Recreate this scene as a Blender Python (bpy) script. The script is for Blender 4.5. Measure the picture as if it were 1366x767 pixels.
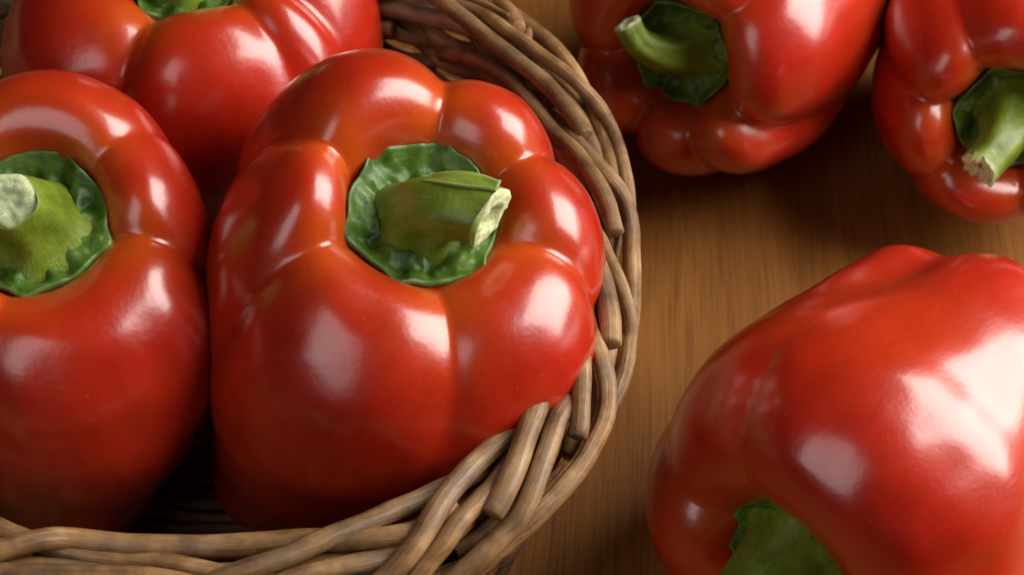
import bpy, bmesh, math, random
import numpy as np
from mathutils import Vector, Matrix, noise

for o in list(bpy.data.objects):
    bpy.data.objects.remove(o)
scene = bpy.context.scene
COL = scene.collection
R = math.radians

# ------------------------------------------------------------------ camera
PITCH = R(52); DIST = 0.531; RIM_Z = 0.085
cam_d = bpy.data.cameras.new('camera'); cam = bpy.data.objects.new('camera', cam_d); COL.objects.link(cam)
cam_d.lens = 70; cam_d.sensor_width = 36; cam_d.clip_start = 0.01; cam_d.clip_end = 50
cam.location = (0, -DIST*math.cos(PITCH), RIM_Z + DIST*math.sin(PITCH))
cam.rotation_euler = (math.pi/2 - PITCH, 0, 0)
cam_d.dof.use_dof = True; cam_d.dof.focus_distance = 0.515; cam_d.dof.aperture_fstop = 15
scene.camera = cam

# ------------------------------------------------------------------ light
w = bpy.data.worlds.new('World'); scene.world = w; w.use_nodes = True
bg = w.node_tree.nodes['Background']
bg.inputs[0].default_value = (1.0, 0.93, 0.85, 1); bg.inputs[1].default_value = 0.01

def softbox(name, loc, target, sx, sy, power, color):
    d = bpy.data.lights.new(name, 'AREA'); d.shape = 'RECTANGLE'; d.size = sx; d.size_y = sy
    d.energy = power; d.color = color
    o = bpy.data.objects.new(name, d); COL.objects.link(o); o.location = loc
    v = Vector(target) - Vector(loc)
    o.rotation_euler = v.to_track_quat('-Z', 'Y').to_euler()
    return o
softbox('key_softbox', (0.76, 0.15, 0.61), (0.02, 0.0, 0.06), 0.72, 0.86, 21.0, (1.0, 0.95, 0.88))
softbox('fill_softbox', (-0.36, -0.44, 0.54), (0.0, 0.0, 0.06), 0.27, 0.54, 1.1, (1.0, 0.94, 0.92))

scene.view_settings.view_transform = 'Standard'
scene.view_settings.look = 'None'
scene.view_settings.exposure = 0
scene.view_settings.gamma = 1

def view_ray(px, py):
    """direction in which the point px, py of the 1366 x 767 photograph is seen"""
    f = 70/36*1366
    dx, dy = (px-683)/f, (383.5-py)/f
    fw = Vector((0, math.cos(PITCH), -math.sin(PITCH))); up = Vector((0, math.sin(PITCH), math.cos(PITCH)))
    return fw + Vector((1, 0, 0))*dx + up*dy

def at(px, py, z):
    d = view_ray(px, py)
    return cam.location + d*((z-cam.location.z)/d.z)

# ------------------------------------------------------------------ helpers
def tag(o, label=None, cat=None, group=None, kind=None):
    if label: o['label'] = label
    if cat: o['category'] = cat
    if group: o['group'] = group
    if kind: o['kind'] = kind
    return o

def empty(name, loc=(0, 0, 0)):
    o = bpy.data.objects.new(name, None); COL.objects.link(o); o.location = loc
    o.empty_display_size = 0.02
    return o

def mesh_obj(name, verts, faces, mat, parent=None, smooth=True, uvs=None, attrs=None):
    me = bpy.data.meshes.new(name)
    me.from_pydata([tuple(v) for v in verts], [], faces)
    me.update()
    if smooth:
        me.polygons.foreach_set('use_smooth', [True]*len(me.polygons))
    if uvs is not None:
        l = me.uv_layers.new(name='UVMap')
        idx = np.zeros(len(me.loops), dtype=np.int32); me.loops.foreach_get('vertex_index', idx)
        l.data.foreach_set('uv', np.asarray(uvs, dtype=np.float32)[idx].ravel())
    for k, a in (attrs or {}).items():
        at = me.attributes.new(k, 'FLOAT', 'POINT'); at.data.foreach_set('value', np.asarray(a, dtype=np.float32))
    me.materials.append(mat)
    o = bpy.data.objects.new(name, me); COL.objects.link(o)
    if parent: o.parent = parent
    return o

class NT:
    def __init__(s, name):
        s.m = bpy.data.materials.new(name); s.m.use_nodes = True
        s.n = s.m.node_tree.nodes; s.l = s.m.node_tree.links; s.b = s.n['Principled BSDF']
    def new(s, t, **kw):
        nd = s.n.new(t)
        for k, v in kw.items():
            if k.startswith('i_'):
                nd.inputs[k[2:].replace('_', ' ')].default_value = v
            else: setattr(nd, k, v)
        return nd
    def link(s, a, b): s.l.new(a, b)
    def noise(s, vec, scale, detail=4, rough=.55, dist=0):
        nd = s.new('ShaderNodeTexNoise'); nd.inputs['Scale'].default_value = scale
        nd.inputs['Detail'].default_value = detail; nd.inputs['Roughness'].default_value = rough
        nd.inputs['Distortion'].default_value = dist
        if vec is not None: s.link(vec, nd.inputs['Vector'])
        return nd.outputs['Fac']
    def mapping(s, vec, scale=(1, 1, 1), rot=(0, 0, 0), loc=None):
        nd = s.new('ShaderNodeMapping'); s.link(vec, nd.inputs['Vector'])
        nd.inputs['Scale'].default_value = scale; nd.inputs['Rotation'].default_value = rot
        if loc is not None: s.link(loc, nd.inputs['Location'])
        return nd.outputs[0]
    def ramp(s, fac, stops):
        nd = s.new('ShaderNodeValToRGB'); e = nd.color_ramp.elements
        while len(e) < len(stops): e.new(.5)
        for i, (p, c) in enumerate(stops):
            e[i].position = p; e[i].color = (*c, 1) if len(c) == 3 else c
        s.link(fac, nd.inputs[0]); return nd.outputs[0]
    def mix(s, fac, a, b, mode='MIX'):
        nd = s.new('ShaderNodeMix', data_type='RGBA', blend_type=mode)
        for v, i in ((fac, 0), (a, 6), (b, 7)):
            if isinstance(v, (int, float)): nd.inputs[i].default_value = v
            elif isinstance(v, tuple): nd.inputs[i].default_value = (*v, 1)
            else: s.link(v, nd.inputs[i])
        return nd.outputs[2]
    def math(s, op, a, b=0.0, clamp=False):
        nd = s.new('ShaderNodeMath', operation=op, use_clamp=clamp)
        for v, i in ((a, 0), (b, 1)):
            if isinstance(v, (int, float)): nd.inputs[i].default_value = v
            else: s.link(v, nd.inputs[i])
        return nd.outputs[0]
    def bump(s, h, strength, dist, prev=None):
        nd = s.new('ShaderNodeBump'); nd.inputs['Strength'].default_value = strength; nd.inputs['Distance'].default_value = dist
        s.link(h, nd.inputs['Height'])
        if prev: s.link(prev, nd.inputs['Normal'])
        return nd.outputs[0]

# ------------------------------------------------------------------ materials
def skin_material():
    t = NT('pepper_skin'); b = t.b
    tc = t.new('ShaderNodeTexCoord').outputs['Object']
    rnd = t.new('ShaderNodeObjectInfo').outputs['Random']
    off = t.new('ShaderNodeCombineXYZ'); t.link(t.math('MULTIPLY', rnd, 7.0), off.inputs[0])
    v = t.mapping(tc, loc=off.outputs[0])
    n1 = t.noise(v, 28, 3, .5)
    vs = t.mapping(tc, scale=(1, 1, .22), loc=off.outputs[0])
    n2 = t.noise(vs, 95, 3, .6)
    blush = t.new('ShaderNodeAttribute', attribute_name='blush').outputs['Fac']
    base = t.ramp(n1, [(.3, (.39, .007, .004)), (.55, (.46, .012, .005)), (.75, (.48, .022, .006))])
    streak = t.ramp(n2, [(.35, (.80, .72, .72)), (.65, (1, 1, 1))])
    base = t.mix(.8, base, streak, 'MULTIPLY')
    f = t.math('MULTIPLY', blush, t.math('ADD', .55, t.math('MULTIPLY', n1, .9)), True)
    base = t.mix(f, base, (.49, .062, .005))
    # pale specks and fine corky flecks
    vo = t.new('ShaderNodeTexVoronoi'); vo.inputs['Scale'].default_value = 330; t.link(v, vo.inputs['Vector'])
    sp = t.math('LESS_THAN', vo.outputs['Distance'], .13)
    pick = t.new('ShaderNodeSeparateColor'); t.link(vo.outputs['Color'], pick.inputs[0])
    sp = t.math('MULTIPLY', sp, t.math('GREATER_THAN', pick.outputs[0], .80))
    base = t.mix(t.math('MULTIPLY', sp, .13), base, (.60, .22, .10))
    t.link(base, b.inputs['Base Color'])
    b.inputs['IOR'].default_value = 1.53
    b.inputs['Subsurface Weight'].default_value = .22
    b.inputs['Subsurface Radius'].default_value = (1, .12, .05)
    b.inputs['Subsurface Scale'].default_value = .004
    b.inputs['Coat Weight'].default_value = .7
    b.inputs['Coat Roughness'].default_value = .2
    rr = t.math('ADD', .22, t.math('MULTIPLY', n2, .14)); t.link(rr, b.inputs['Roughness'])
    bn = t.bump(t.noise(v, 700, 2, .5), .10, .0006)
    bn = t.bump(t.noise(v, 60, 3, .5), .07, .0022, bn)
    bn = t.bump(n2, .16, .0012, bn)
    t.link(bn, b.inputs['Normal'])
    return t.m

def green_material(name, dark, mid, light, rough=.38):
    t = NT(name); b = t.b
    tc = t.new('ShaderNodeTexCoord').outputs['Object']
    uv = t.new('ShaderNodeUVMap').outputs[0]
    n1 = t.noise(tc, 120, 5, .6, .4)
    n2 = t.noise(t.mapping(uv, scale=(6, 60, 1)), 3, 4, .6)
    base = t.ramp(n1, [(.3, dark), (.52, mid), (.75, light)])
    st = t.ramp(n2, [(.35, (.6, .65, .5)), (.65, (1.15, 1.1, 1.05))])
    base = t.mix(.7, base, st, 'MULTIPLY')
    pale = t.new('ShaderNodeAttribute', attribute_name='pale').outputs['Fac']
    base = t.mix(pale, base, (.42, .46, .22))
    t.link(base, b.inputs['Base Color'])
    b.inputs['Roughness'].default_value = rough
    b.inputs['Subsurface Weight'].default_value = .12
    b.inputs['Subsurface Radius'].default_value = (.4, 1, .1)
    b.inputs['Subsurface Scale'].default_value = .002
    bn = t.bump(n1, .35, .0015); bn = t.bump(n2, .25, .0006, bn); bn = t.bump(t.noise(tc, 900, 3), .15, .0004, bn)
    t.link(bn, b.inputs['Normal'])
    return t.m

def pith_material():
    t = NT('cut_pith'); b = t.b
    tc = t.new('ShaderNodeTexCoord').outputs['Object']
    n1 = t.noise(tc, 420, 5, .65, .6)
    core = t.new('ShaderNodeAttribute', attribute_name='core').outputs['Fac']
    base = t.ramp(n1, [(.3, (.36, .46, .18)), (.55, (.62, .70, .40)), (.75, (.78, .82, .58))])
    base = t.mix(core, base, (.16, .10, .05))
    t.link(base, b.inputs['Base Color']); b.inputs['Roughness'].default_value = .6
    b.inputs['Subsurface Weight'].default_value = .2; b.inputs['Subsurface Scale'].default_value = .002
    t.link(t.bump(n1, .35, .0010), b.inputs['Normal'])
    return t.m

def willow_material():
    t = NT('willow'); b = t.b
    uv = t.new('ShaderNodeUVMap').outputs[0]
    rnd = t.new('ShaderNodeObjectInfo').outputs['Random']
    off = t.new('ShaderNodeCombineXYZ'); t.link(t.math('MULTIPLY', rnd, 9.0), off.inputs[0]); t.link(t.math('MULTIPLY', rnd, 5.0), off.inputs[1])
    tc = t.new('ShaderNodeTexCoord').outputs['Object']
    mot = t.noise(t.mapping(tc, loc=off.outputs[0]), 75, 5, .62)
    streak = t.noise(t.mapping(uv, scale=(38, 900, 1), loc=off.outputs[0]), 1, 5, .65)
    fine = t.noise(t.mapping(uv, scale=(150, 2600, 1), loc=off.outputs[0]), 1, 3, .6)
    base = t.ramp(mot, [(.30, (.075, .038, .015)), (.43, (.18, .092, .036)), (.56, (.29, .162, .067)), (.72, (.42, .28, .145))])
    st = t.ramp(streak, [(.33, (.42, .37, .33)), (.47, (.95, .92, .88)), (.66, (1.28, 1.25, 1.18))])
    base = t.mix(.75, base, st, 'MULTIPLY')
    grey = t.ramp(t.noise(t.mapping(tc, loc=off.outputs[0]), 38, 4, .6), [(.5, (0, 0, 0)), (.68, (1, 1, 1))])
    base = t.mix(t.math('MULTIPLY', grey, .40), base, (.19, .155, .12))
    fleck = t.ramp(t.noise(t.mapping(uv, scale=(420, 900, 1), loc=off.outputs[0]), 1, 3, .6), [(.27, (.22, .2, .18)), (.36, (1, 1, 1))])
    base = t.mix(.8, base, fleck, 'MULTIPLY')
    vary = t.ramp(rnd, [(0, (.75, .74, .74)), (.5, (1, 1, 1)), (1, (1.2, 1.12, 1.02))])
    base = t.mix(1.0, base, vary, 'MULTIPLY')
    t.link(base, b.inputs['Base Color'])
    b.inputs['Roughness'].default_value = .48
    t.link(t.math('ADD', .24, t.math('MULTIPLY', mot, .35)), b.inputs['Roughness'])
    bn = t.bump(streak, .4, .0008); bn = t.bump(fine, .4, .0005, bn); bn = t.bump(mot, .15, .0012, bn)
    t.link(bn, b.inputs['Normal'])
    return t.m

def wood_material():
    t = NT('table_wood'); b = t.b
    tc = t.new('ShaderNodeTexCoord').outputs['Object']
    r = (0, 0, R(-4))
    warp = t.noise(t.mapping(tc, scale=(9, 1.6, 1)), 1, 3, .5)
    wv = t.new('ShaderNodeVectorMath', operation='SCALE'); 
    cx = t.new('ShaderNodeCombineXYZ'); t.link(t.math('MULTIPLY', t.math('SUBTRACT', warp, .5), .05), cx.inputs[0])
    va = t.new('ShaderNodeVectorMath', operation='ADD'); t.link(tc, va.inputs[0]); t.link(cx.outputs[0], va.inputs[1])
    p = va.outputs[0]
    broad = t.noise(t.mapping(p, scale=(34, 3.0, 1), rot=r), 1, 4, .55)
    grain = t.noise(t.mapping(p, scale=(380, 6, 1), rot=r), 1, 5, .6)
    pores = t.noise(t.mapping(p, scale=(1300, 26, 1), rot=r), 1, 3, .6)
    patch = t.noise(t.mapping(tc, scale=(14, 9, 1)), 1, 3, .5)
    base = t.ramp(broad, [(.25, (.20, .076, .015)), (.48, (.265, .105, .021)), (.7, (.33, .138, .031))])
    base = t.mix(.6, base, t.ramp(grain, [(.3, (.76, .72, .68)), (.6, (1.05, 1.04, 1.02))]), 'MULTIPLY')
    base = t.mix(.7, base, t.ramp(pores, [(.38, (.55, .5, .45)), (.49, (1, 1, 1))]), 'MULTIPLY')
    base = t.mix(.6, base, t.ramp(patch, [(.35, (.75, .72, .7)), (.65, (1.1, 1.1, 1.1))]), 'MULTIPLY')
    t.link(base, b.inputs['Base Color'])
    t.link(t.math('ADD', .40, t.math('MULTIPLY', grain, .22)), b.inputs['Roughness'])
    b.inputs['Specular IOR Level'].default_value = .22
    bn = t.bump(pores, .25, .0005); bn = t.bump(grain, .15, .0008, bn)
    t.link(bn, b.inputs['Normal'])
    return t.m

SKIN = skin_material()
CALYX = green_material('calyx_green', (.02, .055, .005), (.065, .15, .013), (.15, .26, .04), .34)
STEM = green_material('stem_green', (.10, .15, .011), (.165, .24, .018), (.25, .34, .045), .36)
PITH = pith_material()
WILLOW = willow_material()
WOOD = wood_material()

# ------------------------------------------------------------------ table
def table():
    bm = bmesh.new()
    bmesh.ops.create_cube(bm, size=1)
    bmesh.ops.scale(bm, vec=(2.0, 1.6, .03), verts=bm.verts)
    bmesh.ops.translate(bm, vec=(0, .1, -.015), verts=bm.verts)
    me = bpy.data.meshes.new('table_top'); bm.to_mesh(me); bm.free(); me.materials.append(WOOD)
    o = bpy.data.objects.new('table_top', me); COL.objects.link(o)
    tag(o, kind='structure'); o['label'] = 'brown wooden table top under the basket and peppers'
table()

# ------------------------------------------------------------------ tubes
def tube(name, pts, rad, mat, parent, sides=10, closed=False, caps=True, notch=None, ell=1.0, ref=None):
    """swept tube; rad is a number or list; notch=(angle, depth) leaves a lengthwise split"""
    P = np.array(pts, float); n = len(P)
    rads = np.full(n, rad) if np.isscalar(rad) else np.array(rad, float)
    if closed: T = np.roll(P, -1, 0) - np.roll(P, 1, 0)
    else: T = np.gradient(P, axis=0)
    T /= np.linalg.norm(T, axis=1)[:, None]
    N = np.zeros_like(P)
    up = np.array([0, 0, 1.0]) if ref is None else np.array(ref, float)
    if abs(T[0] @ up) > .9: up = np.array([1.0, 0, 0])
    v = up - T[0]*(up @ T[0]); N[0] = v/np.linalg.norm(v)
    for i in range(1, n):
        v = N[i-1] - T[i]*(N[i-1] @ T[i]); N[i] = v/np.linalg.norm(v)
    if closed:   # untwist
        v = N[-1] - T[0]*(N[-1] @ T[0]); v /= np.linalg.norm(v)
        B0 = np.cross(T[0], N[0]); a = math.atan2(v @ B0, v @ N[0])
        for i in range(n):
            B = np.cross(T[i], N[i]); q = -a*i/n
            N[i] = N[i]*math.cos(q) + B*math.sin(q)
    B = np.cross(T, N)
    s = np.concatenate([[0], np.cumsum(np.linalg.norm(np.diff(P, axis=0), axis=1))])
    angs = np.linspace(0, 2*math.pi, sides, endpoint=False)
    mul = np.ones(sides)
    if notch:
        a0, dp = notch
        angs = np.sort(np.concatenate([angs[np.abs((angs-a0+math.pi) % (2*math.pi)-math.pi) > .3], [a0-.16, a0-.03, a0+.03, a0+.16]]))
        mul = np.where(np.abs((angs-a0+math.pi) % (2*math.pi)-math.pi) < .05, 1-dp, 1.0)
    k = len(angs); V = []; UV = []
    for i in range(n):
        for a, m in zip(angs, mul):
            V.append(P[i] + rads[i]*m*(N[i]*math.cos(a)*ell + B[i]*math.sin(a))); UV.append((s[i], a*rads[i]))
    F = []
    for i in range(n if closed else n-1):
        i2 = (i+1) % n
        for j in range(k):
            j2 = (j+1) % k
            F.append((i*k+j, i2*k+j, i2*k+j2, i*k+j2))
    if caps and not closed:
        for e, i in ((0, 0), (1, n-1)):
            c0 = len(V); sg = -1 if e == 0 else 1
            for a, m in zip(angs, mul):
                V.append(P[i] + T[i]*sg*rads[i]*.18 + rads[i]*m*.8*(N[i]*math.cos(a)*ell + B[i]*math.sin(a))); UV.append((s[i]+sg*.002, a*rads[i]))
            V.append(P[i] + T[i]*sg*rads[i]*.22); UV.append((s[i], 0)); cc = len(V)-1
            for j in range(k):
                j2 = (j+1) % k
                a, b = i*k+j, i*k+j2
                if e == 0: F.append((a, b, c0+j2, c0+j)); F.append((c0+j, c0+j2, cc))
                else: F.append((b, a, c0+j, c0+j2)); F.append((c0+j2, c0+j, cc))
    return mesh_obj(name, V, F, mat, parent, True, UV)

def bspline(ctrl, n):
    """uniform cubic B-spline through clamped ends; ctrl (k, m, 2) -> (n, m, 2)"""
    c = np.concatenate([2*ctrl[:1]-ctrl[1:2], ctrl, 2*ctrl[-1:]-ctrl[-2:-1]], 0)
    k = len(ctrl); out = []
    for t in np.linspace(0, k-1-1e-6, n):
        i = int(t); u = t-i
        b = ((1-u)**3/6, (3*u**3-6*u**2+4)/6, (-3*u**3+3*u**2+3*u+1)/6, u**3/6)
        out.append(sum(b[q]*c[i+q] for q in range(4)))
    return np.array(out)

# ------------------------------------------------------------------ basket
BC = (-.095, .0145); BA, BB, BN = .131, .1195, 2.5
rng = random.Random(5)
def rim_pt(th, inset=0.0):
    """point of the basket outline at angle th, moved inward, with the outward normal"""
    n = 2/BN
    c, s = math.cos(th), math.sin(th)
    f = lambda c, s: np.array([BC[0]+BA*math.copysign(abs(c)**n, c), BC[1]+BB*math.copysign(abs(s)**n, s)])
    # radial form of the superellipse keeps the spacing even
    rr = (abs(c/BA)**BN + abs(s/BB)**BN)**(-1/BN)
    dv = (th + R(125) + math.pi) % (2*math.pi) - math.pi      # handmade: a little flat at the front left
    rr *= 1-.10*math.exp(-(dv/R(22))**2)
    dv = (th - R(118) + math.pi) % (2*math.pi) - math.pi      # and drawn out at the back
    rr *= 1+.28*math.exp(-(dv/R(32))**2)
    p = np.array([rr*c, rr*s])
    g = np.array([math.copysign(abs(p[0]/BA)**(BN-1)/BA, p[0]), math.copysign(abs(p[1]/BB)**(BN-1)/BB, p[1])])
    g /= np.linalg.norm(g)
    return p - g*inset + np.array(BC), g

basket = empty('wicker_basket', (BC[0], BC[1], 0))
tag(basket, 'round brown willow basket with plaited rim, holding three red peppers', 'basket')
ROD = .0038
MIN = .0105          # radius of the rolled rim, to rod centres
def rim_pos(th, phi, k=1.0):
    p, g = rim_pt(th, MIN + ROD)
    q = p + g*MIN*k*math.cos(phi)
    return np.array([q[0]-BC[0], q[1]-BC[1], RIM_Z - .004 + MIN*k*math.sin(phi)])

def rim_rod(t0, t1, p0, p1, rad=ROD, name='rim_rod', notch=None, k0=1.0, k1=1.0, taper=.15, wob=None):
    n = max(14, int(abs(t1-t0)/2.2)); pts = []
    wseed = rng.random()*50 if wob is None else wob
    for i in range(n):
        f = i/(n-1); th = R(t0+(t1-t0)*f)
        ph = R(p0+(p1-p0)*(f*f*(3-2*f)*.5+f*.5))
        k = k0+(k1-k0)*f
        q = rim_pos(th, ph, k)
        q += np.array(noise.noise_vector(Vector((wseed, f*4.0, 0))))*.0011
        pts.append(q)
    rr = [rad*(1-taper*(i/(n-1)))*(1+.07*noise.noise(Vector((wseed, i*.35, 9)))) for i in range(n)]
    return tube(name, pts, rr, WILLOW, basket, 12, notch=notch)

# rods of the border: each leaves the inside of the wall, crosses the top clockwise and ends on the outside
NR = 19
for i in range(NR):
    a = 360/NR*i + rng.uniform(-2.5, 2.5)
    if not 72 < a < 262: continue            # the arc at the right and front is laid rod by rod below
    rad = ROD*rng.uniform(.80, 1.0)
    nt = (rng.uniform(0, 6.28), .3) if rng.random() < .4 else None
    e = max(a-rng.uniform(56, 70), 64)
    rim_rod(a, e, rng.uniform(194, 206), -50 + (60-(a-e))*1.6, rad, notch=nt, k1=rng.uniform(.92, 1.0))

core_th = np.radians(np.arange(-180, 180, .5))
core = np.array([[*rim_pt(t, MIN+ROD)[0], RIM_Z-.004] for t in core_th])
def on_rim(px, py, k):
    """where the sight line first meets the rolled rim, as angle round the basket and angle round the roll"""
    d = np.array(view_ray(px, py)); d /= np.linalg.norm(d); c = np.array(cam.location)
    best = (9, None)
    for t in np.arange(.38, .66, .001):
        p = c+d*t
        q = np.linalg.norm(core-p, axis=1); j = int(q.argmin())
        if q[j] < best[0]: best = (q[j], j, p)
        if q[j] < MIN*k: break
    _, j, p = best
    g = rim_pt(core_th[j], MIN+ROD)[1]
    v = p-core[j]
    return np.array([math.degrees(core_th[j]), math.degrees(math.atan2(v[2], v[:2] @ g)) % 360])

def laid_rod(px_pts, width, k, start=None, end=None, notch=None, taper=0.0):
    """a rod traced along its course over the rim; start/end carry it on out of sight (degrees round, degrees of roll)"""
    A = np.array([on_rim(x, y, 1.0) for x, y in px_pts])
    A[:, 0] = np.degrees(np.unwrap(np.radians(A[:, 0]))); A[:, 1] = np.where(A[:, 1] > 285, A[:, 1]-360, A[:, 1])
    if start: A = np.vstack([A[0]+np.array(start), A])
    if end: A = np.vstack([A, A[-1]+np.array(end)])
    kk = np.interp(np.linspace(0, 1, len(A)), np.linspace(0, 1, len(k)), k)
    C = np.column_stack([A, kk])[:, None, :]
    n = max(24, len(A)*7)
    S = bspline(C, n)[:, 0, :]
    ws = rng.random()*50; pts = []
    for i, (t, p, q) in enumerate(S):
        pts.append(rim_pos(R(t), R(p), q) + np.array(noise.noise_vector(Vector((ws, i*.12, 0))))*.0004)
    rad = width/2/5350
    rr = [rad*(1+taper*(i/(n-1)-.5))*(1+.06*noise.noise(Vector((ws, i*.16, 9)))) for i in range(n)]
    return tube('rim_rod', pts, rr, WILLOW, basket, 14, notch=notch)

DOWN = (-9, -55); UPIN = (7, 45)
laid_rod([(690, 5), (726, 26), (763, 63), (789, 104), (806, 146), (818, 190), (836, 250)], 27, [1.0, 1.0, .8, .7], start=(9, 10), end=DOWN)
laid_rod([(560, -20), (596, 10), (620, 29), (661, 60), (697, 89), (729, 115), (757, 149), (781, 182)], 27, [.95, 1.12, 1.1, 1.0], start=UPIN)
laid_rod([(640, 8), (658, 27), (679, 42), (705, 63), (737, 89), (768, 115), (794, 141), (815, 177), (838, 236), (854, 286), (861, 325)], 22, [.8, .95, 1.05, 1.1, .95], start=(5, 20), end=DOWN)
laid_rod([(640, -15), (658, 0), (679, 16), (692, 38)], 27, [.95, 1.05, .95], start=(6, 20))
laid_rod([(627, 0), (652, 13), (676, 27)], 9, [1.05, 1.15], taper=-.5)
laid_rod([(717, 26), (703, 50)], 15, [1.0, .6], taper=.4)
laid_rod([(630, 75), (658, 89), (690, 117), (716, 149), (742, 183), (760, 199), (788, 233), (810, 271), (822, 312)], 26, [.95, 1.0, 1.05, .95], start=UPIN)
laid_rod([(755, 172), (766, 186), (791, 214), (822, 255), (844, 299), (851, 336), (852, 399), (855, 445), (852, 484)], 25, [.65, .95, 1.1, 1.05, .9], start=(5, 20), end=DOWN)
laid_rod([(798, 310), (804, 324), (816, 355), (832, 399), (843, 440), (846, 466), (841, 505), (831, 542), (818, 585), (800, 620), (770, 655), (728, 694), (669, 735)], 23, [.65, .95, 1.05, 1.0, .9, .8], start=(4, 20), end=DOWN, notch=(1.2, .35))
laid_rod([(790, 330), (794, 349), (804, 380), (810, 417), (814, 460)], 30, [.95, 1.05, 1.0], start=UPIN, taper=.15)
laid_rod([(784, 432), (792, 453), (802, 484), (805, 523), (800, 560), (787, 593), (758, 638), (719, 676), (692, 708), (655, 740), (610, 775)], 30, [.7, .9, 1.08, 1.05, .95, .85], start=(4, 20), end=DOWN, notch=(.9, .35))
laid_rod([(783, 415), (779, 440), (775, 484), (774, 523), (768, 580)], 26, [.9, 1.1, 1.12, 1.0], start=UPIN, taper=.1)
laid_rod([(762, 462), (753, 479), (737, 516), (719, 549), (704, 584), (684, 629), (656, 684)], 31, [.9, 1.1, 1.15, 1.0], start=UPIN, taper=.1)
laid_rod([(760, 535), (746, 552), (734, 590), (716, 629), (704, 664), (681, 697), (645, 730), (610, 759), (585, 778)], 29, [.65, .95, 1.08, 1.12, 1.05], start=(4, 25), end=DOWN)
laid_rod([(704, 548), (690, 564), (654, 605), (618, 641), (580, 688), (554, 729), (519, 762), (495, 785)], 31, [.75, 1.02, 1.12, 1.1, 1.0], start=UPIN, end=DOWN)
laid_rod([(655, 650), (640, 668), (618, 688), (590, 722), (560, 760), (540, 785)], 28, [.6, .9, 1.0, 1.0], start=(4, 20), end=DOWN)
laid_rod([(625, 628), (596, 644), (554, 668), (507, 694), (460, 715), (414, 733), (367, 752), (320, 766), (280, 778)], 29, [.75, 1.0, 1.12, 1.12, 1.0], start=UPIN, end=DOWN)
laid_rod([(575, 695), (545, 706), (500, 716), (440, 717), (390, 717), (340, 717), (249, 717), (174, 719), (100, 724), (50, 729), (0, 737), (-50, 750)], 30, [.7, .8, 1.0, 1.1, 1.1, 1.05], start=(4, 20), end=(-9, -30))
laid_rod([(-60, 668), (0, 680), (50, 690), (100, 698), (150, 708), (200, 728), (250, 749), (310, 762), (360, 775)], 29, [1.0, .95, .72, .72, .75], start=(-6, 20), end=(6, -50))
laid_rod([(-60, 758), (0, 762), (100, 764), (200, 770), (260, 778)], 27, [.9, .95, .95], end=(6, -30))
laid_rod([(550, 738), (520, 742), (460, 752), (410, 764), (370, 776)], 26, [.6, .85, .9], start=(5, 20), end=DOWN)
# the second set tucked below the first, closing the roll
for i in range(20):
    a = 360/20*i + 7 + rng.uniform(-3, 3)
    rim_rod(a, a-rng.uniform(36, 50), rng.uniform(190, 150), rng.uniform(-30, 10), ROD*rng.uniform(.7, .9), k0=.42, k1=.5)
for i in range(10):
    a = 36*i + rng.uniform(-3, 3)
    rim_rod(a, a-48, 300, 210, ROD*.9, k0=.8, k1=.8)

# wall: stakes and weavers
NS = 40
def wall_pt(th, z):
    f = z/RIM_Z
    p, g = rim_pt(th, .0145 + .018*(1-f)**1.2)
    return p, g
for i in range(NS):
    th = 2*math.pi*i/NS
    pts = []
    for j in range(9):
        z = .002 + (RIM_Z-.008)*j/8
        p, g = wall_pt(th, z); pts.append((p[0]-BC[0], p[1]-BC[1], z))
    tube('stake', pts, .0020, WILLOW, basket, 8)
ROWS = 20
for r in range(ROWS):
    z0 = .004 + .0040*r
    pts = []; N = 320
    for j in range(N):
        th = 2*math.pi*j/N
        ph = NS/2*th*1.0 + (r % 2)*math.pi
        z = z0 + .0006*noise.noise(Vector((math.cos(th)*4, math.sin(th)*4, r*3.1)))
        p, g = wall_pt(th, z)
        q = p + g*.0026*math.sin(ph)
        pts.append((q[0]-BC[0], q[1]-BC[1], z))
    tube('weaver', pts, .0024, WILLOW, basket, 7, closed=True)
# base: a flat coil of rods
for r in range(28):
    inset = .036 + .0042*r
    pts = []
    for j in range(96):
        th = 2*math.pi*j/96
        p, g = rim_pt(th, inset)
        k = 1
        pts.append((p[0]-BC[0], p[1]-BC[1], .0045+.0012*math.sin(12*th+(r % 2)*math.pi)))
    if BB - inset < .006: break
    tube('base_weaver', pts, .0021, WILLOW, basket, 6, closed=True)

# ------------------------------------------------------------------ peppers
def basis(axis, roll):
    z = Vector(axis).normalized()
    x = Vector((1, 0, 0)) - z*z.x
    if x.length < .25: x = Vector((0, 1, 0)) - z*z.y
    x.normalize(); y = z.cross(x)
    m = Matrix((x, y, z)).transposed()
    return m @ Matrix.Rotation(R(roll), 3, 'Z')

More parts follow.
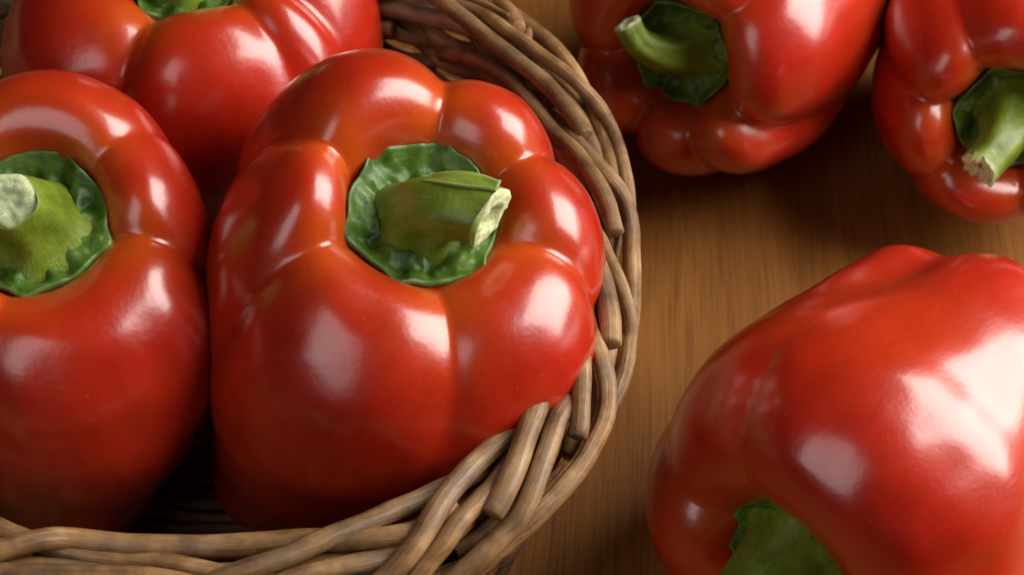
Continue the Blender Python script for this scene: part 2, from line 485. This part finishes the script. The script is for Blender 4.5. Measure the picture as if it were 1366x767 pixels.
def pepper(label, pit, axis, roll, lobes, L=.092, rp=.020, pitd=.020, taper=.80, gt=.085, gm=.05, gh=.0045,
           lean=(0, 0), seed=1, calyx=None, stem=None, cuspy=.86, tail=.004, sharp=5, twist=0, gtail=.06, rnd=1.0, mid=1.0):
    """lobes: list of (groove angle before the lobe, radius, height offset, groove weight). Angles run anticlockwise seen from the stem."""
    M = 288; NU = 150
    ga = [l[0] for l in lobes]; n = len(lobes)
    th = np.arange(M)*360.0/M
    bul = np.zeros(M); Rr = np.zeros(M); Hh = np.zeros(M); gw = np.zeros(M)
    cen = []
    for i in range(n):
        a0 = ga[i]; a1 = ga[(i+1) % n] + (360 if (i+1) == n else 0)
        cen.append(((a0+a1)/2, (a1-a0)/2))
    for j in range(M):
        for i in range(n):
            c, hw = cen[i]
            d = (th[j]-c+180) % 360 - 180
            if abs(d) <= hw+1e-6:
                s = d/hw
                k = cuspy
                e = math.sqrt(1-k*k)
                bul[j] = (math.sqrt(max(0, 1-k*k*s*s))-e)/(1-e)
                w1 = lobes[i][3] if s < 0 else lobes[(i+1) % n][3]
                gw[j] = w1
                nb = (i+1) % n if s > 0 else (i-1) % n
                f = .5*(abs(s)**2)
                Rr[j] = lobes[i][1]*(1-f)+lobes[nb][1]*f
                Hh[j] = lobes[i][2]*(1-f)+lobes[nb][2]*f
                break
    # soften around the ring
    def soft(a, s):
        q = np.arange(-14, 15); kk = np.exp(-(q/s)**2/2); kk /= kk.sum()
        return sum(np.roll(a, o)*w for o, w in zip(q, kk))
    g = soft((1-bul)*gw, 1.4); g2 = soft((1-bul)*gw, 6)
    Rr = soft(Rr, 6); Hh = soft(Hh, 6)
    H = L + Hh
    Ht = H - gh*g
    Rt = Rr*(1-gt*g)
    Rm = Rr*(1-gm*g2)
    Rb = Rr*taper*(1-(gm+gtail)*g2)
    zp = L - pitd
    one = np.ones(M)
    ctrl = [
        (0*one, zp*one), (.65*rp*one, zp*one),
        (rp*.98*one, zp+.02*(Ht-zp)),
        (rp*(1.03+.10*g), zp+.45*(Ht-zp)),
        (rp*(1.0+.14*g)+.10*(Rt-rp), zp+.90*(Ht-zp)),
        (rp+.39*(Rt-rp), Ht+(.042-.008*rnd)*L*(1-.5*g)),
        (rp+.76*(Rt-rp), Ht-(.012+.030*rnd)*L),
        (1.00*Rt, Ht-(.16+.055*rnd)*L),
        (1.05*(.3+.7*mid)*(.6*Rt+.4*Rm), Ht-(.34+.05*rnd)*L),
        (mid*(.15*Rt+.85*Rm), (.50-.08*(rnd > 1))*L*one),
        (.5*(mid*Rm+Rb)*1.01, (.32-.06*(rnd > 1))*L*one),
        (Rb, .16*L*one),
        (Rb*.90, .03*L - tail*(1-g2)),
        (Rb*.58, -.035*L - tail*(1-g2)),
        (Rb*.25, .0*L + .3*tail*one),
        (0*one, .035*L*one)]
    C = np.array([np.stack(c, 1) for c in ctrl])
    S = bspline(C, NU)                       # NU, M, 2
    tt = np.linspace(0, 1, NU)
    V = np.zeros((NU, M, 3))
    a = np.radians(th)[None, :] + np.radians(twist)*(tt[:, None]-.3)
    V[:, :, 0] = S[:, :, 0]*np.cos(a); V[:, :, 1] = S[:, :, 0]*np.sin(a); V[:, :, 2] = S[:, :, 1]
    f = np.clip(1-V[:, :, 2]/L, 0, 1.2)
    V[:, :, 0] += lean[0]*f**1.5; V[:, :, 1] += lean[1]*f**1.5
    # irregular flesh
    flat = V.reshape(-1, 3)
    amp = np.clip((np.hypot(flat[:, 0], flat[:, 1])-.021)/.012, 0, 1) ; amp[flat[:, 2] < .6*L] = 1
    for i in range(len(flat)):
        p = Vector(flat[i])
        nv = noise.noise(p*34+Vector((seed*7.3, 0, 0)))*.0017 + noise.noise(p*80+Vector((0, seed*3.1, 0)))*.0006
        r = Vector((p.x, p.y, (p.z-.5*L)*.6)); r.normalize()
        flat[i] += np.array(r)*nv*amp[i]
    root = empty('bell_pepper', pit)
    tag(root, label, 'pepper', 'red bell peppers')
    rot = basis(axis, roll)
    root.rotation_euler = rot.to_euler()
    flat[:, 2] -= zp                          # origin in the pit
    F = []
    for i in range(NU-1):
        for j in range(M):
            j2 = (j+1) % M
            F.append((i*M+j, (i+1)*M+j, (i+1)*M+j2, i*M+j2))
    bl = np.zeros((NU, M))
    bl += 1.2*np.exp(-((tt[:, None]-.26)/.10)**2)*(.3+.75*np.minimum(1, g2*1.8))[None, :]
    bl += .35*np.exp(-((tt[:, None]-.62)/.16)**2)
    uv = np.stack(np.broadcast_arrays(a/6.283, tt[:, None]*np.ones((1, M))), 2).reshape(-1, 2)
    body = mesh_obj('body', flat, F, SKIN, root, True, uv, {'blush': np.clip(bl, 0, 1).ravel()})
    # report of the lowest point
    me = np.array(rot) @ flat.T
    print('PEPPER', label[:30], 'min z %.4f' % (me[2].min()+pit[2]), 'max z %.4f' % (me[2].max()+pit[2]))
    # how high the pit wall stands, for the calyx to follow
    ringr = S[:, :, 0]; ringz = S[:, :, 1]-zp
    make_calyx(root, rp, ringr, ringz, M, seed, **(calyx or {}))
    make_stem(root, seed, **(stem or {}))
    return root

def make_calyx(root, rp, ringr, ringz, M, seed, points=6, size=1.0, star=.11, cup=.0055, phase=0., up=.0024, dome=.004, curl=.0005):
    NA = 144; NRr = 36
    rg = random.Random(seed*11+3)
    pa = [(2*math.pi*i/points + phase + rg.uniform(-.18, .18), rg.uniform(.6, 1.3)) for i in range(points)]
    V = []; UV = []; pale = []
    wall = np.clip((ringz[:int(ringr.shape[0]*.5)].max(0)-.006)/.011, .12, 1.1)   # the cap lies lower where the shoulder is low
    for i in range(NRr):
        q = i/(NRr-1)
        for j in range(NA):
            a = 2*math.pi*j/NA
            tip = sum(wt*math.exp(-(((a-c+math.pi) % (2*math.pi)-math.pi)/.15)**2) for c, wt in pa)
            rim = rp*size*(1-.02+star*tip+.05*noise.noise(Vector((math.cos(a)*1.6, math.sin(a)*1.6, seed))))
            r = rim*q
            z = cup*wall[int(round(a/(2*math.pi)*M)) % M]*max(0, (q-.62)/.38)**1.6
            x, y = r*math.cos(a), r*math.sin(a)
            z += up + dome*max(0, 1-q*1.35)**1.2
            crum = noise.noise(Vector((x*230, y*230, seed*2.7)))*.0026 + noise.noise(Vector((x*520, y*520, seed*1.7)))*.0008
            crum += .0007*math.cos(a*points-phase*points)*q
            z += crum*min(1, max(0, (q-.35)/.3))*(1-.7*max(0, (q-.78)/.22))
            z += curl*max(0, (q-.80)/.20)**2                    # raised margin
            V.append((x, y, z)); UV.append((a/6.283, q)); pale.append(.12*max(0, (q-.93)/.07)**2)
    # underside of the margin, turned back down to the flesh
    for j in range(NA):
        x, y, z = V[(NRr-1)*NA+j]
        V.append((x*1.025, y*1.025, z-.0011)); UV.append((j/NA, 1.02)); pale.append(.1)
    for j in range(NA):
        x, y, z = V[(NRr-1)*NA+j]
        V.append((x*.97, y*.97, z-.0060)); UV.append((j/NA, 1.05)); pale.append(0)
    F = []
    for i in range(NRr+1):
        for j in range(NA):
            j2 = (j+1) % NA
            F.append((i*NA+j, (i+1)*NA+j, (i+1)*NA+j2, i*NA+j2))
    return mesh_obj('calyx', V, F, CALYX, root, True, UV, {'pale': pale})

def make_stem(root, seed, path=((0, 0, 0), (0, 0, .012), (.004, 0, .025), (.010, 0, .036)), r0=.009, rb=.015, r1=.008, facets=5,
              ragged=.0, tilt=(0, 0, 0), core=.35, flare=1.12, squash=1.0, peel=None):
    P = np.array(path, float)
    n = 40
    pts = bspline(P[:, None, :], n)[:, 0, :]
    s = np.linspace(0, 1, n)
    T = np.gradient(pts, axis=0); T /= np.linalg.norm(T, axis=1)[:, None]
    T[-1] = T[-1]+np.array(tilt); T[-1] /= np.linalg.norm(T[-1])
    up = np.array([0, 1.0, 0]); v = up-T[0]*(up @ T[0]); N = [v/np.linalg.norm(v)]
    for i in range(1, n):
        v = N[-1]-T[i]*(N[-1] @ T[i]); N.append(v/np.linalg.norm(v))
    N = np.array(N); B = np.cross(T, N); K = 40
    V = []; UV = []; pale = []
    for i in range(n):
        base = r0+(r1-r0)*s[i]+(rb-r0)*math.exp(-(s[i]/.20)**1.2)
        base *= 1+(flare-1)*max(0, (s[i]-.82)/.18)**2
        for j in range(K):
            a = 2*math.pi*j/K
            f = 1+.075*math.cos(facets*a+seed+s[i]*.8)*(1-.3*s[i])+.03*noise.noise(Vector((math.cos(a)*2, math.sin(a)*2, s[i]*4+seed)))
            r = base*f
            q = pts[i]+r*(N[i]*math.cos(a)*squash+B[i]*math.sin(a))
            if i == n-1: q = q+T[i]*ragged*noise.noise(Vector((math.cos(a)*3, math.sin(a)*3, seed*5)))
            V.append(q); UV.append((s[i]*.3, a/6.283)); pale.append(max(0, (s[i]-.93)/.07)*.5)
    F = []
    for i in range(n-1):
        for j in range(K):
            j2 = (j+1) % K
            F.append((i*K+j, (i+1)*K+j, (i+1)*K+j2, i*K+j2)) if False else F.append((i*K+j, i*K+j2, (i+1)*K+j2, (i+1)*K+j))
    st = mesh_obj('stem', V, F, STEM, root, True, UV, {'pale': pale})
    if peel:            # a torn strip of green skin standing off the stem
        a0, aw, s0, s1, lift = peel
        PV = []; PF = []; PU = []; PP = []; nu, nv = 22, 9
        for layer in (0, 1):
            for i in range(nu):
                f = i/(nu-1); q = s0+(s1-s0)*f; fi = q*(n-1); i0 = min(int(fi), n-2); w1 = fi-i0
                c = pts[i0]*(1-w1)+pts[i0+1]*w1; nn = N[i0]; bb = B[i0]; tt = T[i0]
                if fi > n-1: c = pts[-1]+(pts[-1]-pts[-2])*(fi-n+1)
                for j in range(nv):
                    g = j/(nv-1)*2-1
                    wid = aw*(.55+.45*math.sin(math.pi*min(1, f*1.15)))*(1+.12*noise.noise(Vector((f*6, g*2, seed))))
                    an = a0+g*wid
                    rr = (r0+(r1-r0)*q)*1.06 + lift*f**1.2*(1+.5*(1-g)) + .0006*abs(g)**2 - layer*.0007
                    PV.append(c+rr*(nn*math.cos(an)+bb*math.sin(an))); PU.append((q*.3, an/6.283)); PP.append(.5 if layer else .05+.4*abs(g)**6)
        m = nu*nv
        for i in range(nu-1):
            for j in range(nv-1):
                a_ = i*nv+j
                PF.append((a_, a_+1, a_+nv+1, a_+nv)); PF.append((m+a_, m+a_+nv, m+a_+nv+1, m+a_+1))
        for i in range(nu-1):
            for j in (0, nv-1):
                a_ = i*nv+j; PF.append((a_, a_+nv, m+a_+nv, m+a_))
        for j in range(nv-1):
            for i in (0, nu-1):
                a_ = i*nv+j; PF.append((a_, a_+1, m+a_+1, m+a_))
        mesh_obj('peeled_skin', PV, PF, STEM, st, True, PU, {'pale': PP})
    # the cut face
    ring = np.array(V[-K:]); c = ring.mean(0)
    CV = []; cr = []; CF = []; rings = 8
    for i in range(rings):
        q = 1-i/rings
        for j in range(K):
            p = c+(ring[j]-c)*q*(.995 if i == 0 else 1)
            h = noise.noise(Vector((p[0]*500, p[1]*500, p[2]*500+seed)))*.0007 + (.0006 if 0 < i < rings-3 else -.0012*(core > 0) if i >= rings-3 else 0)
            CV.append(p+T[-1]*(h if i else 0)); cr.append(1.0*(core > 0) if q < core else 0)
    CV.append(c-T[-1]*.001*(core > 0)); cr.append(1.0*(core > 0))
    for i in range(rings-1):
        for j in range(K):
            j2 = (j+1) % K
            CF.append((i*K+j, i*K+j2, (i+1)*K+j2, (i+1)*K+j))
    for j in range(K):
        CF.append(((rings-1)*K+j, (rings-1)*K+(j+1) % K, len(CV)-1))
    mesh_obj('cut_end', CV, CF, PITH, st, True, None, {'core': cr})
    return st

# A: upright in the middle of the picture
pepper('large upright red pepper with thick stem, against the right side of the basket', at(562, 300, .112), (.16, -.12, .98), 0,
       [(-14, .056, -.002, .9), (34, .055, .004, .9), (84, .059, .009, 1.1), (155, .0505, .004, 1.1), (208, .060, -.004, 1.1), (283, .063, -.004, .8)],
       L=.112, rp=.0187, pitd=.012, taper=.68, seed=1, lean=(-.022, -.014), gm=.02, rnd=1.6, mid=.86, tail=.001,
       calyx=dict(points=6, size=1.04, phase=.3),
       stem=dict(path=((0, 0, 0), (.0, -.001, .008), (.004, -.003, .0140), (.010, -.005, .0168), (.0150, -.007, .0170)), r0=.0082, rb=.0140, r1=.0076, tilt=(.1, -.40, .1), core=.25, peel=(.80, .34, .46, 1.0, .0009)))
# B: left in the basket
pepper('red pepper at the left edge with pale round cut stem facing up', at(46, 310, .108), (.0, -.16, .97), 0,
       [(-6, .048, -.001, 1.1), (44, .055, .006, .5), (120, .055, .006, .8), (200, .048, .0, .8), (262, .058, -.004, .4)],
       L=.108, rp=.0188, pitd=.011, taper=.70, seed=2, lean=(-.016, -.026), gm=.02, rnd=1.6, mid=.88, tail=.001,
       calyx=dict(points=5, size=1.03, phase=-.2),
       stem=dict(path=((0, 0, 0), (-.000, -.000, .007), (-.001, -.001, .014), (-.002, -.002, .019)), r0=.0115, rb=.0165, r1=.0070, core=0, flare=1.0, tilt=(.25, -.55, 0)))
# C: back left
pepper('red pepper at the back left of the basket, stem cut off by the top edge', at(254, -22, .100), (.0, .0, 1), 0,
       [(-25, .056, .0, .8), (30, .052, .0, .8), (100, .048, .0, .8), (165, .060, .0, .8), (250, .055, .0, 1.3), (312, .056, .0, .6)],
       L=.104, rp=.018, pitd=.012, taper=.80, seed=3, gm=.04, rnd=1.2, mid=.90, lean=(0, .0), tail=.001)
# D: lying behind the basket
pepper('red pepper lying behind the basket rim with thin curved stem', at(922, 60, .060), (-.54, -.78, .30), 0,
       [(-30, .047, .0, 1.5), (45, .049, .0, .8), (110, .048, .0, .8), (190, .047, .0, 1.2), (245, .047, .0, 1.4), (290, .048, .0, .7)],
       L=.104, rp=.0165, pitd=.016, taper=.86, seed=4, rnd=.3,
       stem=dict(path=((0, 0, 0), (-.001, .000, .010), (-.003, .003, .017), (-.007, .007, .022), (-.010, .013, .023)), r0=.0056, rb=.012, r1=.0040, core=.3))
# E: top right corner
pepper('red pepper in the top right corner with pale torn stem tip', at(1346, 146, .054), (-.15, -.92, .32), 0,
       [(-30, .044, .0, .8), (40, .045, .0, .8), (120, .045, .0, .8), (165, .040, .0, 1.1), (222, .042, .0, .9), (285, .042, .0, .8)],
       L=.09, rp=.0165, pitd=.015, taper=.84, seed=5, rnd=.3,
       stem=dict(path=((0, 0, 0), (-.001, -.001, .010), (-.003, -.003, .018), (-.009, -.008, .025)), r0=.0085, rb=.013, r1=.0055, ragged=.004, core=.3))
# F: front right
pepper('big red pepper lying on the table in the right foreground', at(1066, 726, .0535), (-.66, -.74, .10), 0,
       [(-25, .053, .0, .5), (25, .054, .001, .2), (116, .051, .0, .45), (170, .053, .006, .9), (240, .051, .005, .8)],
       L=.091, rp=.0155, pitd=.009, taper=.93, seed=6, calyx=dict(size=1.14), tail=.010, gtail=.42, gm=.04, rnd=.3,
       stem=dict(path=((0, 0, 0), (.0, -.001, .010), (-.001, -.004, .018), (-.002, -.010, .028)), r0=.011, rb=.016, r1=.009))
